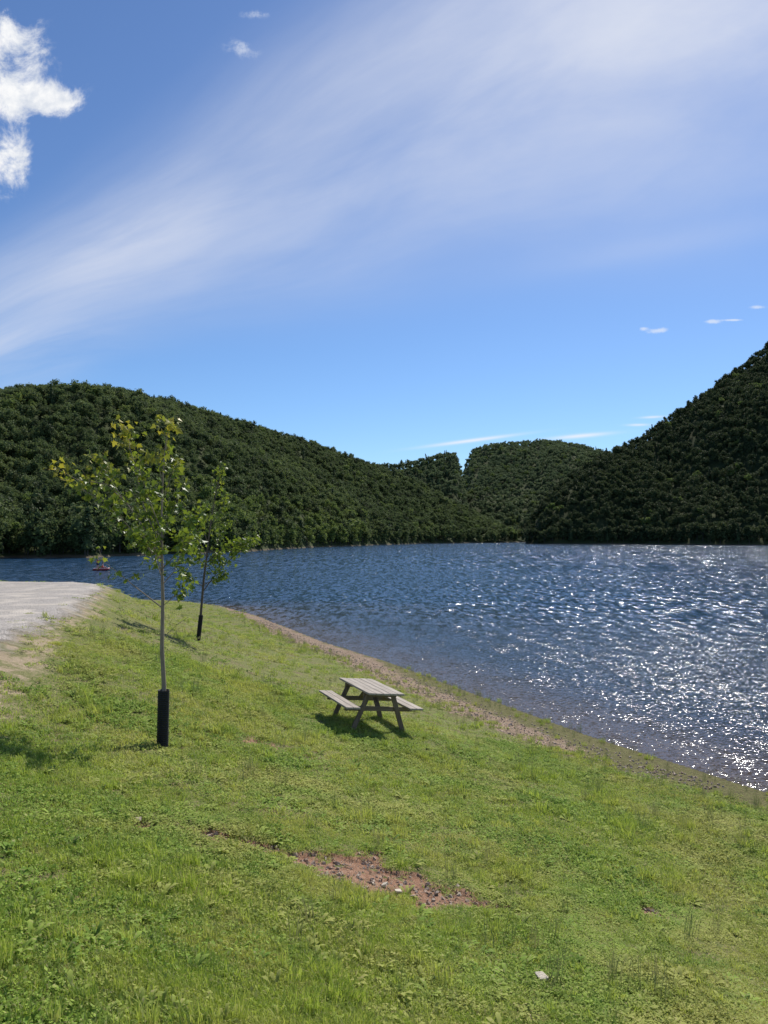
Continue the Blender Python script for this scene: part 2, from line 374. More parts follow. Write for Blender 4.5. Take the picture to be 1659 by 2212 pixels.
def hillz(h,a,d):
    u=a*F+829.5
    rv=np.interp(u,h['us'],h['rv']); bd=np.interp(u,h['bu'],h['bd']); rd=np.interp(u,h['ru'],h['rd'])
    bd=bd+5*np.sin(u*.021+h['sd'])+3*np.sin(u*.057)
    zr=np.maximum((HZ-rv)/F*rd+EYE-8.6,1.0)
    q=(d-bd)/(rd-bd)
    f=np.where(q<1,q*(1.3-.3*q),1-.35*(q-1))
    f=np.where(q<0,q*1.0,f)
    x=a*d
    g=(sines(x,d*.6,.035,h['sd'])*.10+sines(x,d*.5,.09,h['sd']+20)*.025)*np.clip(q*3,0,1)*np.clip((1-q)*2.5,0,1)
    return np.where(q<0,d-bd,0)*.3+np.where(q>=0,zr*(f+g)+.5,.5),q,bd,rd
tp=[];tr_=[];ts=[];ti=[]
r=rng
for h in HILLS:
    uu=np.linspace(h['us'][0],h['us'][-1],110); qq=np.concatenate([[-.04,-.015],np.linspace(0,1.5,60)])
    A,Q=np.meshgrid(tanu(uu),qq)
    U=A*F+829.5; bd=np.interp(U,h['bu'],h['bd'])+5*np.sin(U*.021+h['sd'])+3*np.sin(U*.057); rd=np.interp(U,h['ru'],h['rd'])
    D=bd+Q*(rd-bd); zz=hillz(h,A.ravel(),D.ravel())[0]
    i2=np.arange(A.size).reshape(A.shape)
    qd=np.stack([i2[:-1,:-1].ravel(),i2[:-1,1:].ravel(),i2[1:,1:].ravel(),i2[1:,:-1].ravel()],1)
    me=mesh_np('hill',np.stack([(A*D).ravel(),D.ravel(),zz],1),[qd],mh,True)
    obj('hill',me,kind='structure',label=h['label'],category='hill')
    amin,amax=tanu(max(h['us'][0],-650)),tanu(min(h['us'][-1],2350))
    dmin,dmax=min(h['bd']),max(h['rd'])*1.12
    N0=int((amax-amin)*(dmax**2-dmin**2)/2/h['area'])
    aa=r.uniform(amin,amax,N0*1); dd=np.sqrt(r.uniform(dmin**2,dmax**2,N0))
    z_,q_,_,_=hillz(h,aa,dd)
    ok=(q_>.008)&(q_<1.12)
    aa,dd,z_,q_=aa[ok],dd[ok],z_[ok],q_[ok]
    k=len(aa); s=(.36+.42*r.beta(1.4,2.4,k))*(1+.10*sines(aa*dd,dd,.05,77))
    pn=(r.uniform(size=k)<.04)
    if h['n']=='mid': pn=pn|(r.uniform(size=k)<.3)
    if h['n']=='right': pn=pn|(r.uniform(size=k)<.06)
    base=r.integers(0,8,k)
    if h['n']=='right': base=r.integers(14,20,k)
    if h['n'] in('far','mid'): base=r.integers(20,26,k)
    pick=np.where(pn,r.integers(8,11,k),base)
    lt=(r.uniform(size=k)<(.02 if h['n']=='right' else .07))|((h['n']=='left')&(q_<.14)&(aa>tanu(440))&(aa<tanu(780))&(r.uniform(size=k)<.6)); pick=np.where(lt,r.integers(11,14,k),pick)
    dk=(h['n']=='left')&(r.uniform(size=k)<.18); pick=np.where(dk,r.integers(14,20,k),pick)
    tp.append(np.stack([aa*dd,dd,z_-1.0+(1-s/.75)*3.5+r.uniform(-.3,.7,k)*np.clip(q_*8,0,1)],1)); tr_.append(np.stack([r.normal(size=k)*.14,r.normal(size=k)*.14,r.uniform(0,6.28,k)],1))
    wv=s*r.uniform(.85,1.2,k); ts.append(np.stack([wv,wv*r.uniform(.85,1.2,k),s*np.where(pn,1.05,1.0)],1)); ti.append(pick)
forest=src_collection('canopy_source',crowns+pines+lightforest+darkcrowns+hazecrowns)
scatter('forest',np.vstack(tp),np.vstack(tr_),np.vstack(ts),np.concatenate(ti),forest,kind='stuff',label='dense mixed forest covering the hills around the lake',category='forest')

# ---- individual shoreline trees
def tube(pts,rad,k=7):
    pts=[Vector(p) for p in pts]; V=[];Fq=[]
    for i,p in enumerate(pts):
        d=(pts[min(i+1,len(pts)-1)]-pts[max(i-1,0)]).normalized()
        a=d.cross(Vector((0.13,1,0.21))).normalized(); b=d.cross(a)
        for j in range(k):
            an=6.2832*j/k; V.append(p+(a*math.cos(an)+b*math.sin(an))*rad[i])
    for i in range(len(pts)-1):
        for j in range(k): Fq.append((i*k+j,i*k+(j+1)%k,(i+1)*k+(j+1)%k,(i+1)*k+j))
    return np.array([v[:] for v in V]),np.array(Fq)
def join_tubes(name,lst,mat,k=7):
    Vs=[];Fs=[];o=0
    for p,rr in lst:
        v,f=tube(p,rr,k); Vs.append(v);Fs.append(f+o);o+=len(v)
    return mesh_np(name,np.vstack(Vs),[np.vstack(Fs)],mat,True)
trunkm=[]
for s in range(3):
    rr=random.Random(s); L=[([(0,0,-1),(.1,0,3),(rr.uniform(-.3,.3),.1,7),(rr.uniform(-.5,.5),0,11)],[.26,.2,.14,.06])]
    for b in range(5):
        a=rr.uniform(0,6.28); z0=rr.uniform(3,8); L.append(([(0.05,0,z0),(math.cos(a)*1.4,math.sin(a)*1.4,z0+1.3),(math.cos(a)*2.8,math.sin(a)*2.8,z0+2.2)],[.10,.07,.03]))
    trunkm.append(join_tubes('trunk',L,mbark))
kinds=[('broadleaf_tree',shorecrowns,'full green broadleaf tree overhanging the far shore','trees along the wooded lake shore'),
       ('pale_tree',lightcrowns,'light green leafy tree at the water edge','light green trees at the lake shore'),
       ('pine_tree',pines,'dark slender pine tree at the lake shore','pine trees at the lake shore'),
       ('shaded_tree',shoreshade,'broadleaf tree below the steep hillside, green painted darker for shade','dark trees below the steep hillside')]
protos={}
def shore_tree(x,y,z,kd,s):
    nm,cr,lab,grp=kinds[kd]; ci=random.randrange(len(cr)); ti_=random.randrange(3)
    key=(kd,ci,ti_)
    e=bpy.data.objects.new(nm,None); COL.objects.link(e)
    e['label']=lab; e['category']='tree'; e['group']=grp
    e.location=(x,y,z); e.rotation_euler=(0,0,random.uniform(0,6.28)); e.scale=(s*1.05,s*1.05,s); e.empty_display_size=.5
    if key not in protos:
        tk=bpy.data.objects.new('trunk',trunkm[ti_]); c=bpy.data.objects.new('crown',cr[ci]); protos[key]=(tk,c); a,b=tk,c
    else:
        a,b=[o.copy() for o in protos[key]]
    for o in (a,b): COL.objects.link(o); o.parent=e
for h,u0,u1,n in ((HILLS[0],-120,1120,135),(HILLS[3],1140,1800,70)):
    for i in range(n):
        u=u0+(u1-u0)*(i+random.uniform(-.35,.35))/n
        a=tanu(u); bd=np.interp(u,h['bu'],h['bd'])+5*math.sin(u*.021+h['sd'])+3*math.sin(u*.057)
        d=bd+random.uniform(.3,4)
        z=float(hillz(h,np.array([a]),np.array([d]))[0][0])
        p=random.random()
        kd=1 if (h is HILLS[0] and 440<u<780 and p<.6) else (2 if p>.95 else (0 if h is HILLS[0] else 3))
        shore_tree(a*d,d,z-.6,kd,random.uniform(.5,.85) if kd else random.uniform(.5,.9))

# ------------------------------------------------------------------ grass
mgr,t=new_mat('grass_blade'); P=t.pos(); r_=t.orand()
c=t.mix(r_,(.25,.37,.05),(.43,.54,.095)); c=t.mix(t.ss(t.noise(P,.5,4,.6),.42,.62),c,(.52,.52,.14)); c=t.mix(t.ss(t.noise(P,1.7,3),.5,.66,0,.8),c,(.19,.32,.055))
c=t.mix(t.ss(t.noise(P,45,1),.54,.67,0,.8),c,(.60,.52,.27))
c=t.mix(t.ss(t.noise(P,3.3,4,.65),.56,.68,0,.65),c,(.46,.39,.18))
setb(t,c,.6,None,.2); add_transl(t,t.mix(.5,c,(.50,.60,.06)),.42)
mweed,t=new_mat('clover_leaf'); P=t.pos(); c=t.mix(t.orand(),(.17,.29,.05),(.36,.48,.09)); c=t.mix(t.ss(t.noise(P,.6,4,.6),.42,.62),c,(.42,.44,.12)); c=t.mix(t.ss(t.noise(P,50,1),.57,.68,0,.7),c,(.50,.43,.21)); setb(t,c,.8,None,.1); add_transl(t,c,.3)
mstalk,t=new_mat('grass_stalk'); c=t.mix(t.orand(),(.10,.17,.045),(.36,.34,.14)); setb(t,c,.6); add_transl(t,c,.25)
def blades(seed,n,R,hmin,hmax,w,lean=.6,mat=mgr):
    r=np.random.default_rng(seed)
    a=r.uniform(0,6.28,n); rad=R*np.sqrt(r.uniform(0,1,n)); bx,by=np.cos(a)*rad,np.sin(a)*rad
    h=r.uniform(hmin,hmax,n); la=r.uniform(0,6.28,n); ln=r.uniform(.1,lean,n)*h; wa=la+r.uniform(.8,2.2,n)
    wx,wy=np.cos(wa)*w,np.sin(wa)*w; lx,ly=np.cos(la)*ln,np.sin(la)*ln
    def P_(k,s,hh): return np.stack([bx+lx*k+wx*s,by+ly*k+wy*s,h*hh],1)
    V=np.stack([P_(0,-.5,0)-[0,0,.01],P_(0,.5,0)-[0,0,.01],P_(.35,.45,.6),P_(.35,-.45,.6),P_(1.1,0,.95)],1).reshape(-1,3)
    o=np.arange(n)*5
    return mesh_np('blades',V,[np.stack([o,o+1,o+2,o+3],1),np.stack([o+3,o+2,o+4],1)],mat)
def clover(seed,n,R,hm=.022,s0=.005,s1=.012):
    r=np.random.default_rng(seed); a=r.uniform(0,6.28,n); rad=R*np.sqrt(r.uniform(0,1,n))
    pos=np.stack([np.cos(a)*rad,np.sin(a)*rad,r.uniform(.003,hm,n)],1); nr=np.stack([r.normal(size=n)*.5,r.normal(size=n)*.5,np.ones(n)],1); nr/=np.linalg.norm(nr,axis=1)[:,None]
    V,Q=quads_at(pos,nr,r.uniform(s0,s1,n),r); return mesh_np('clover',V,[Q],mweed)
def dandelion(seed):
    r=np.random.default_rng(seed); Vs=[];Fs=[];o=0
    for i in range(11):
        a=r.uniform(0,6.28); L=r.uniform(.05,.11); d=np.array([math.cos(a),math.sin(a),0]); s=np.array([-d[1],d[0],0]); up=r.uniform(.2,.6)
        pts=[(0,.003,0),(.4,.009,.5),(.75,.014,.75),(1.,.0015,.7)]
        for f,w,h in pts: p=d*L*f+np.array([0,0,L*up*h]); Vs+= [p-s*w,p+s*w]
        Fs+=[(o+2*j,o+2*j+1,o+2*j+3,o+2*j+2) for j in range(3)]; o+=8
    return mesh_np('rosette',np.array(Vs),[np.array(Fs)],mweed)
gsrc=src_collection('turf_source',[blades(1,46,.09,.009,.032,.0045,2.1),blades(2,46,.09,.010,.036,.005,2.0),blades(3,40,.10,.008,.026,.005,2.5),blades(4,50,.08,.012,.038,.004,1.9),
    clover(5,60,.09),clover(6,46,.08),clover(8,36,.09,.03,.006,.015),blades(7,30,.05,.05,.12,.005,1.0),dandelion(9)])
def sample(n,y0,y1,marg=1.25,power=1.0):
    y=(rng.uniform(0,1,n)*(y1**(power+1)-y0**(power+1))+y0**(power+1))**(1/(power+1)); a=rng.uniform(-.5*marg,.5*marg,n)
    return a*y,y
GP=[];GR=[];GS=[];GI=[]
def ok_mask(x,y,z,c,s,pm,n1,n2):
    e=.3*n1+.2*n2+rng.normal(size=len(x))*.3
    return (c-sandthr(y)+e*1.3<.0)&(s+e*1.3>beachw(y))&((pm+rng.normal(size=len(x))*.10<.14)|((sines(x,y,9,61)>.75)&(rng.uniform(size=len(x))<.4)))
for (n,y0,y1,sc,pw) in ((46000,1.8,9,1.0,.6),(34000,9,18,1.5,.8),(28000,18,60,2.1,.5)):
    x,y=sample(n,y0,y1,1.3,pw)
    z,c,s,pm=ground(x,y); n1=sines(x,y,1.7,11); n2=sines(x,y,6,12)
    dens=.78+.34*sines(x,y,1.3,15)+.30*sines(x,y,5,16)+.2*sines(x,y,13,17)
    ok=ok_mask(x,y,z,c,s,pm,n1,n2)&(rng.uniform(size=n)<np.maximum(dens,.22))
    x,y,z=x[ok],y[ok],z[ok]; k=len(x)
    cl=(sines(x,y,2.1,21)+rng.normal(size=k)*.7)>.2
    pick=np.where(cl,rng.integers(4,7,k),rng.integers(0,4,k)); pick=np.where(rng.uniform(size=k)<.015*(1+10*(sines(x,y,2.3,41)>.75)),7,pick); pick=np.where(rng.uniform(size=k)<.02,8,pick)
    GP.append(np.stack([x,y,z],1)); GR.append(np.stack([rng.normal(size=k)*.1,rng.normal(size=k)*.1,rng.uniform(0,6.28,k)],1))
    s_=sc*rng.uniform(.7,1.3,k); hs=(1+(sc-1)*.45)*rng.uniform(.6,1.4,k)*(1+.35*sines(x,y,.8,33)+.3*sines(x,y,3,34)); s_=np.where(pick==8,np.minimum(s_,1.3),s_); GS.append(np.stack([s_,s_,np.maximum(hs,.3)],1)); GI.append(pick)
scatter('grass',np.vstack(GP),np.vstack(GR),np.vstack(GS),np.concatenate(GI),gsrc,kind='stuff',label='short green grass and clover on the embankment',category='grass')
wsrc=src_collection('stalk_source',[blades(30+i,n,.07,.16,.42,.0045,.4,mstalk) for i,n in enumerate((9,14,20))]+[blades(40,70,.13,.10,.22,.006,.8,mgr)])
x,y=sample(2800,3,34,1.2,.8); z,c,s,pm=ground(x,y)
ok=(c<-.7)&(s>2.2)&(pm<.1)&((sines(x,y,1.1,31)+rng.normal(size=len(x))*.5)>.4)
x1,y1=x[ok],y[ok]
m=1500; tt=rng.uniform(0,1,m)**.9; yy=11+tt*45; xx=np.interp(yy,SHORE[2:10,1],SHORE[2:10,0]); off=np.where(rng.uniform(size=m)<.6,beachw(yy)+rng.normal(-.05,.5,m),np.abs(rng.normal(.3,.35,m))-.1)
xx=xx-off*.91; yy=yy-off*.41
okf=(off>1.0)|((yy<30)&(rng.uniform(size=m)<.9))
xx,yy=xx[okf],yy[okf]
x=np.concatenate([x1,xx]); y=np.concatenate([y1,yy]); z,_,_,_=ground(x,y); k=len(x)
sc=rng.uniform(.4,1.05,k); sc[len(x1):]*=.75
pk=rng.integers(0,4,k)
scatter('tall_grass',np.stack([x,y,z],1),np.stack([rng.normal(size=k)*.08,rng.normal(size=k)*.08,rng.uniform(0,6.28,k)],1),np.stack([sc,sc,sc],1),pk,wsrc,kind='stuff',label='thin tall grass stalks and tufts in the turf',category='grass')

# ------------------------------------------------------------------ stones
mrock,t=new_mat('stone'); t_=t.obj(); c=t.mix(t.noise(t_,3,4),(.42,.33,.24),(.68,.58,.47)); c=t.mix(t.m('MULTIPLY',t.orand(),.55),c,(.38,.22,.14)); setb(t,c,.85,t.bump(t.noise(t_,6,4),.5,.05),.3)
mpale,t=new_mat('pale_stone'); t_=t.obj(); setb(t,t.mix(t.noise(t_,3,4),(.58,.50,.38),(.78,.70,.57)),.85,t.bump(t.noise(t_,6,4),.5,.05),.3)
def rockmesh(seed,name='rock',mat=None):
    r=np.random.default_rng(seed); b=bmesh.new(); bmesh.ops.create_cube(b,size=1.4)
    for v in b.verts: v.co+=Vector(r.normal(size=3)*.16)
    bmesh.ops.bevel(b,geom=b.edges[:],offset=.13,segments=1,affect='EDGES')
    for v in b.verts: v.co+=Vector(r.normal(size=3)*.03)
    me=bpy.data.meshes.new(name); b.to_mesh(me); b.free(); me.materials.append(mat or mrock); return me
rocks=[rockmesh(i) for i in range(5)]; palerock=rockmesh(11,'rock',mpale)
rsrc=src_collection('stone_source',rocks)
x=rng.uniform(-4,5,22000); y=rng.uniform(3,9,22000); z,c,s,pm=ground(x,y); ok=(pm>.3); x,y,z=x[ok],y[ok],z[ok]
m=2200; tt=rng.uniform(0,1,m); yy=16+tt**1.2*31; xx=np.interp(yy,SHORE[2:10,1],SHORE[2:10,0]); off=rng.uniform(.3,1,m)*beachw(yy); xb=xx-off*.91; yb=yy-off*.41; zb=ground(xb,yb)[0]
na=len(x); X2=np.concatenate([x,xb]); Y2=np.concatenate([y,yb]); Z2=np.concatenate([z,zb]); k=len(X2)
s_=np.concatenate([rng.uniform(.004,.013,na)*rng.choice([1,1,2.2],na),rng.uniform(.012,.036,m)])
scatter('pebbles',np.stack([X2,Y2,Z2],1),rng.uniform(0,6.28,(k,3)),np.stack([s_*1.2,s_,s_*.6],1),rng.integers(0,5,k),rsrc,kind='stuff',label='small reddish pebbles in bare soil and on the beach',category='pebbles')
for i,(u,v,s,l) in enumerate([(1165,2102,.048,'pale buff flat stone lying in the grass'),(860,1920,.042,'pale flat stone in bare red soil'),(890,1930,.03,'pale flat stone in bare red soil'),(830,1905,.034,'pale flat stone in bare red soil'),(1135,2188,.036,'small buff stone half buried in the grass'),(305,1772,.032,'brown stone poking out of the turf')]):
    x,y=survey(u,v)
    o=obj('rock',palerock if i in(0,1,3) else rocks[i%5],label=l,category='rock'); o.location=(x,y,gz(x,y)+s*.6); o.rotation_euler=(.3 if i==0 else .12*i,.1,1.3*i+.4); o.scale=(s*1.1,s,s*.5); o['group']='loose stones on the embankment'

# ------------------------------------------------------------------ saplings
mbk,t=new_mat('sapling_bark'); t_=t.obj(); n=t.noise(t.vm('MULTIPLY',t_,(1,1,.25)),40,4); c=t.mix(n,(.15,.12,.09),(.34,.29,.23)); setb(t,c,.85,t.bump(n,.5,.006),.2)
mbk2,t=new_mat('dark_sapling_bark'); t_=t.obj(); n=t.noise(t.vm('MULTIPLY',t_,(1,1,.25)),40,4); c=t.mix(n,(.07,.055,.045),(.16,.13,.10)); setb(t,c,.85,None,.2)
mlf,t=new_mat('maple_leaf'); ye=t.attr('yellow'); rn=t.attr('rnd')
c=t.mix(rn,(.055,.12,.02),(.17,.26,.035)); c=t.mix(ye,c,t.mix(rn,(.50,.44,.04),(.76,.50,.07)))
setb(t,c,.45,None,.4); add_transl(t,t.mix(.3,c,(.45,.50,.03)),.40)
mgd,t=new_mat('black_plastic'); setb(t,t.mix(t.noise(t.obj(),8,3),(.010,.010,.011),(.022,.022,.022)),.6,None,.25)
LO=[(0,-.05),(.10,.02),(.42,-.12),(.30,.16),(.62,.38),(.32,.42),(.26,.62),(0,1.05)]
LO=np.array(LO+[(-a,b) for a,b in LO[-2:0:-1]]); NL=len(LO)
def leafmesh(cl,seed):
    r=np.random.default_rng(seed); Vs=[];Fs=[];ye=[];rn=[];o=0
    for (p,size,y_) in cl:
        d=r.normal(size=3); d[2]=-abs(d[2])*.7-.25; d/=np.linalg.norm(d)
        n=r.normal(size=3)+np.array([0,0,.6]); sdv=np.cross(d,n); sdv/=np.linalg.norm(sdv); n=np.cross(sdv,d)
        V=np.outer(LO[:,0],sdv)+np.outer(LO[:,1],d)+np.outer(np.abs(LO[:,0])*.35-.15*LO[:,1]**2,n)
        V=np.vstack([V,[d*.35]])*size+p
        Vs.append(V); Fs.append(np.array([[o+i,o+(i+1)%NL,o+NL] for i in range(NL)])); o+=NL+1
        ye+= [y_]*(NL+1); rn+=[r.uniform()]*(NL+1)
    me=mesh_np('crown',np.vstack(Vs),[np.vstack(Fs)],mlf); add_attr(me,'yellow',ye); add_attr(me,'rnd',rn); return me
def guard_mesh(R,H,k=28):
    n=int(H/.0065)
    prof=[]
    for i in range(n+1):
        z=-.04+(H+.04)*i/n; prof.append((R+.0055*math.sin(z*2*math.pi/.027),z))
    prof.append((R-.004,H)); prof.append((R-.006,H-.12))
    V=[(r*math.cos(6.2832*j/k),r*math.sin(6.2832*j/k),z) for r,z in prof for j in range(k)]
    Fq=[(i*k+j,i*k+(j+1)%k,(i+1)*k+(j+1)%k,(i+1)*k+j) for i in range(len(prof)-1) for j in range(k)]
    return mesh_np('guard',V,[np.array(Fq)],mgd,True)
def sapling(base,basepx,trunk,tr,branches,leafsize,dens,bark,guardR,guardH,guard_tilt,label,seed,yfun,rmin=.004):
    bx,by=base; bz=gz(bx,by); sc=by/F; rr=random.Random(seed); r=np.random.default_rng(seed)
    def P(u,v,dy=0): return ((u-basepx[0])*sc,dy,(basepx[1]-v)*sc)
    e=obj('sapling',None,label=label,category='tree'); e.location=(bx,by,bz)
    L=[]
    tpts=[P(*q) for q in trunk]; tpts=[(tpts[0][0],0,-.1)]+tpts; L.append((tpts,[tr[0]]+tr))
    cl=[]
    def scatter_leaves(pts,n,spread,st=.35):
        for _ in range(n):
            f=rr.uniform(st,1.03)*(len(pts)-1); i=min(int(f),len(pts)-2); g=f-i
            p=np.array(pts[i])*(1-g)+np.array(pts[i+1])*g
            p=p+r.normal(size=3)*spread*np.array([1,1.6,1])
            cl.append((p,leafsize*rr.uniform(.55,1.3),yfun(p[0]/sc+basepx[0],basepx[1]-p[2]/sc,rr)))
    for (pl,dy,dn,r0,st) in branches:
        n=len(pl); pts=[P(u,v,dy*(i/(n-1))**1.2) for i,(u,v) in enumerate(pl)]
        L.append((pts,[max(r0*(1-.8*i/(n-1)),rmin*.6) for i in range(n)]))
        if dn>0:
            scatter_leaves(pts,int(dn*dens),leafsize*.9,st)
            for q in range(int(dn*dens/8)+1):
                f=rr.uniform(max(st,.3),.95)*(n-1); i=min(int(f),n-2); g=f-i
                p=np.array(pts[i])*(1-g)+np.array(pts[i+1])*g
                d=r.normal(size=3)*.7+np.array([0,0,.7]); d/=np.linalg.norm(d); ln=rr.uniform(.5,1.1)*leafsize*3.2
                q2=[tuple(p),tuple(p+d*ln*.5),tuple(p+d*ln+np.array([0,0,.02]))]
                L.append((q2,[rmin*.8,rmin*.6,rmin*.4])); scatter_leaves(q2,6,leafsize*.5,.4)
    obj('trunk',join_tubes('trunk',L,bark),e)
    obj('crown',leafmesh(cl,seed),e)
    g=obj('trunk_guard',guard_mesh(guardR,guardH),e,label='black corrugated plastic trunk guard'); g.rotation_euler=guard_tilt
    return e
br1=[
 ([(351,1312),(300,1270),(262,1236),(228,1206)],-.2,10,.010,.5),
 ([(351,1215),(310,1140),(270,1085),(225,1045),(160,1035),(108,1008)],.1,58,.012,.25),
 ([(350,1190),(310,1100),(288,1020),(268,955),(259,915)],.25,52,.010,.3),
 ([(350,1150),(325,1080),(310,1020),(316,990)],-.3,36,.008,.3),
 ([(351,1050),(338,1000),(333,975)],.2,16,.006,.2),
 ([(352,1080),(375,1020),(384,985)],-.15,28,.006,.25),
 ([(350,1230),(385,1190),(408,1140),(426,1105)],.3,44,.009,.3),
 ([(352,1310),(382,1285),(402,1258)],-.1,12,.006,.4),
 ([(350,1210),(318,1180),(280,1130),(240,1085),(188,1055)],-.4,54,.009,.25),
 ([(358,1374),(385,1348),(408,1333)],.0,0,.005,.3),
 ([(351,1250),(330,1205),(300,1165),(285,1130)],.4,38,.007,.3),
 ([(270,1085),(225,1015),(198,985)],-.1,28,.006,.3),
 ([(350,1265),(380,1235),(400,1195),(416,1155)],-.35,32,.007,.3),
 ([(350,1170),(362,1110),(372,1060)],.35,32,.007,.2),
 ([(354,985),(362,940),(370,908)],0,20,.004,.1),
 ([(350,1180),(330,1130),(318,1090)],.15,38,.007,.2),
 ([(350,1240),(345,1190),(325,1150)],-.45,36,.007,.2),
]
def y1f(u,v,rr):
    k=max(0,(1060-v)/150)+max(0,(240-u)/150); return min(1,max(0,k*.6+rr.uniform(-.5,.15)))
k1=T1[1]/9.4
sapling(T1,(355,1608),[(355,1608),(357,1480),(352,1400),(353,1300),(350,1200),(349,1100),(352,1000),(358,945),(368,905)],[q*k1 for q in [.030,.028,.025,.021,.016,.011,.007,.005,.003]],br1,.068*k1,1.35,mbk,.067*k1,120*T1[1]/F,(.02,.02,0),
  'young maple sapling with yellowing leaves and black trunk guard',5,y1f)
br2=[
 ([(441,1275),(470,1235),(505,1200),(548,1166)],.2,60,.016,.3),
 ([(443,1262),(475,1248),(496,1238)],-.3,30,.012,.3),
 ([(447,1205),(422,1155),(402,1108)],.1,34,.014,.3),
 ([(447,1215),(482,1185),(522,1178),(560,1163)],-.4,54,.014,.3),
 ([(455,1135),(478,1100),(487,1060)],.2,26,.01,.2),
 ([(441,1268),(410,1245),(388,1212)],-.3,40,.012,.3),
 ([(450,1175),(428,1125),(440,1088)],.4,30,.01,.2),
 ([(445,1230),(425,1205),(400,1175)],.5,44,.012,.2),
 ([(448,1205),(470,1160),(485,1130)],.5,30,.012,.2),
 ([(464,1080),(470,1040),(480,1012)],0,24,.006,.1),
 ([(447,1225),(465,1205),(480,1215)],.1,40,.012,.2),
]
def y2f(u,v,rr):
    return min(1,max(0,max(0,(1090-v)/200)*.5+rr.uniform(-.5,.12)))
sapling(T2,(430,1383),[(430,1383),(435,1328),(441,1250),(447,1200),(455,1130),(465,1070),(478,1018)],[.04,.038,.032,.026,.018,.011,.005],br2,.088,2.0,mbk2,.062,55*T2[1]/F,(0,.1,0),
  'leaning young maple sapling with green leaves and dark guard',9,y2f)

# ------------------------------------------------------------------ picnic table
def wood(name,c1,c2,axis_):
    m,t=new_mat(name); o=t.obj(); sc=[30,30,30]; sc[axis_]=1.6
    n=t.noise(t.vm('MULTIPLY',o,tuple(sc)),1.0,5,.6,.4); n2=t.noise(o,3,3)
    c=t.mix(t.ss(n,.3,.7),c1,c2); c=t.mix(t.ss(n2,.4,.7,0,.5),c,c1); c=t.mix(t.ss(n,.62,.75,0,.6),c,(.12,.10,.08))
    setb(t,c,.75,t.bump(n,.4,.004),.3); return m
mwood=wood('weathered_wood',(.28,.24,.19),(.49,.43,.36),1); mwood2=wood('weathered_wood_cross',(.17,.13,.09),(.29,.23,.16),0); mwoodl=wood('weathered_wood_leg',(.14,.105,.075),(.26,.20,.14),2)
def boards(name,boxes,mat,parent,bev=.006):
    b=bmesh.new()
    for (c,s,ry) in boxes:
        M=Matrix.Translation(c)@Matrix.Rotation(ry,4,'Y')@Matrix.Diagonal((*s,1))
        bmesh.ops.create_cube(b,size=1,matrix=M)
    bmesh.ops.bevel(b,geom=b.edges[:],offset=bev,segments=1,affect='EDGES')
    me=bpy.data.meshes.new(name); b.to_mesh(me); b.free(); me.materials.append(mat)
    return obj(name,me,parent)
tab=obj('picnic_table',None,label='weathered wooden picnic table with attached benches on grass',category='picnic table')
w=.142; g=.008
boards('tabletop',[(((i-2)*(w+g),0,.735+random.uniform(-.002,.002)),(w,1.84,.038),0) for i in range(5)],mwood,tab)
for sx in (-1,1): boards('seat',[((sx*(.65+k*.148-.07),0,.462),(.14,1.84,.038),0) for k in (0,1)],mwood,tab)
for sy in (-1,1):
    y=sy*.60
    boards('support_beam',[((0,y-sy*.0395,.397),(1.42,.036,.088),0)],mwood2,tab)
    boards('tabletop_cleat',[((0,y-sy*.0395,.672),(.70,.036,.088),0)],mwood2,tab)
    for sx in (-1,1):
        x0,z0,x1,z1=sx*.24,.716,sx*.54,-.06; L=math.hypot(x1-x0,z1-z0); an=math.atan2(x0-x1,z0-z1)
        boards('leg',[(((x0+x1)/2,y,(z0+z1)/2),(.095,.040,L),an)],mwoodl,tab)
for sy in (-1,1):
    b=bmesh.new(); p0=Vector((0,sy*.53,.42)); p1=Vector((0,sy*.12,.712)); d=p1-p0
    M=Matrix.Translation((p0+p1)/2)@d.to_track_quat('Z','X').to_matrix().to_4x4()@Matrix.Diagonal((.038,.085,d.length,1))
    bmesh.ops.create_cube(b,size=1,matrix=M); bmesh.ops.bevel(b,geom=b.edges[:],offset=.005,segments=1,affect='EDGES')
    me=bpy.data.meshes.new('brace'); b.to_mesh(me); b.free(); me.materials.append(mwoodl); obj('brace',me,tab)
ax=Vector((-math.sin(YA),math.cos(YA),0)); cx=Vector((math.cos(YA),math.sin(YA),0))
c0=Vector((TAB[0],TAB[1],0))
def hz(v): return gz(v.x,v.y)
zl,zr=hz(c0-cx*.55),hz(c0+cx*.55); zn,zf=hz(c0-ax*.6),hz(c0+ax*.6)
cx3=(cx*1.1+Vector((0,0,(zr-zl)*.9))).normalized(); ax3=(ax*1.2+Vector((0,0,(zf-zn)))); n3=cx3.cross(ax3).normalized(); ax3=n3.cross(cx3)
tab.matrix_world=Matrix(((cx3.x,ax3.x,n3.x,c0.x),(cx3.y,ax3.y,n3.y,c0.y),(cx3.z,ax3.z,n3.z,(zl+zr+zn+zf)/4+.01),(0,0,0,1)))

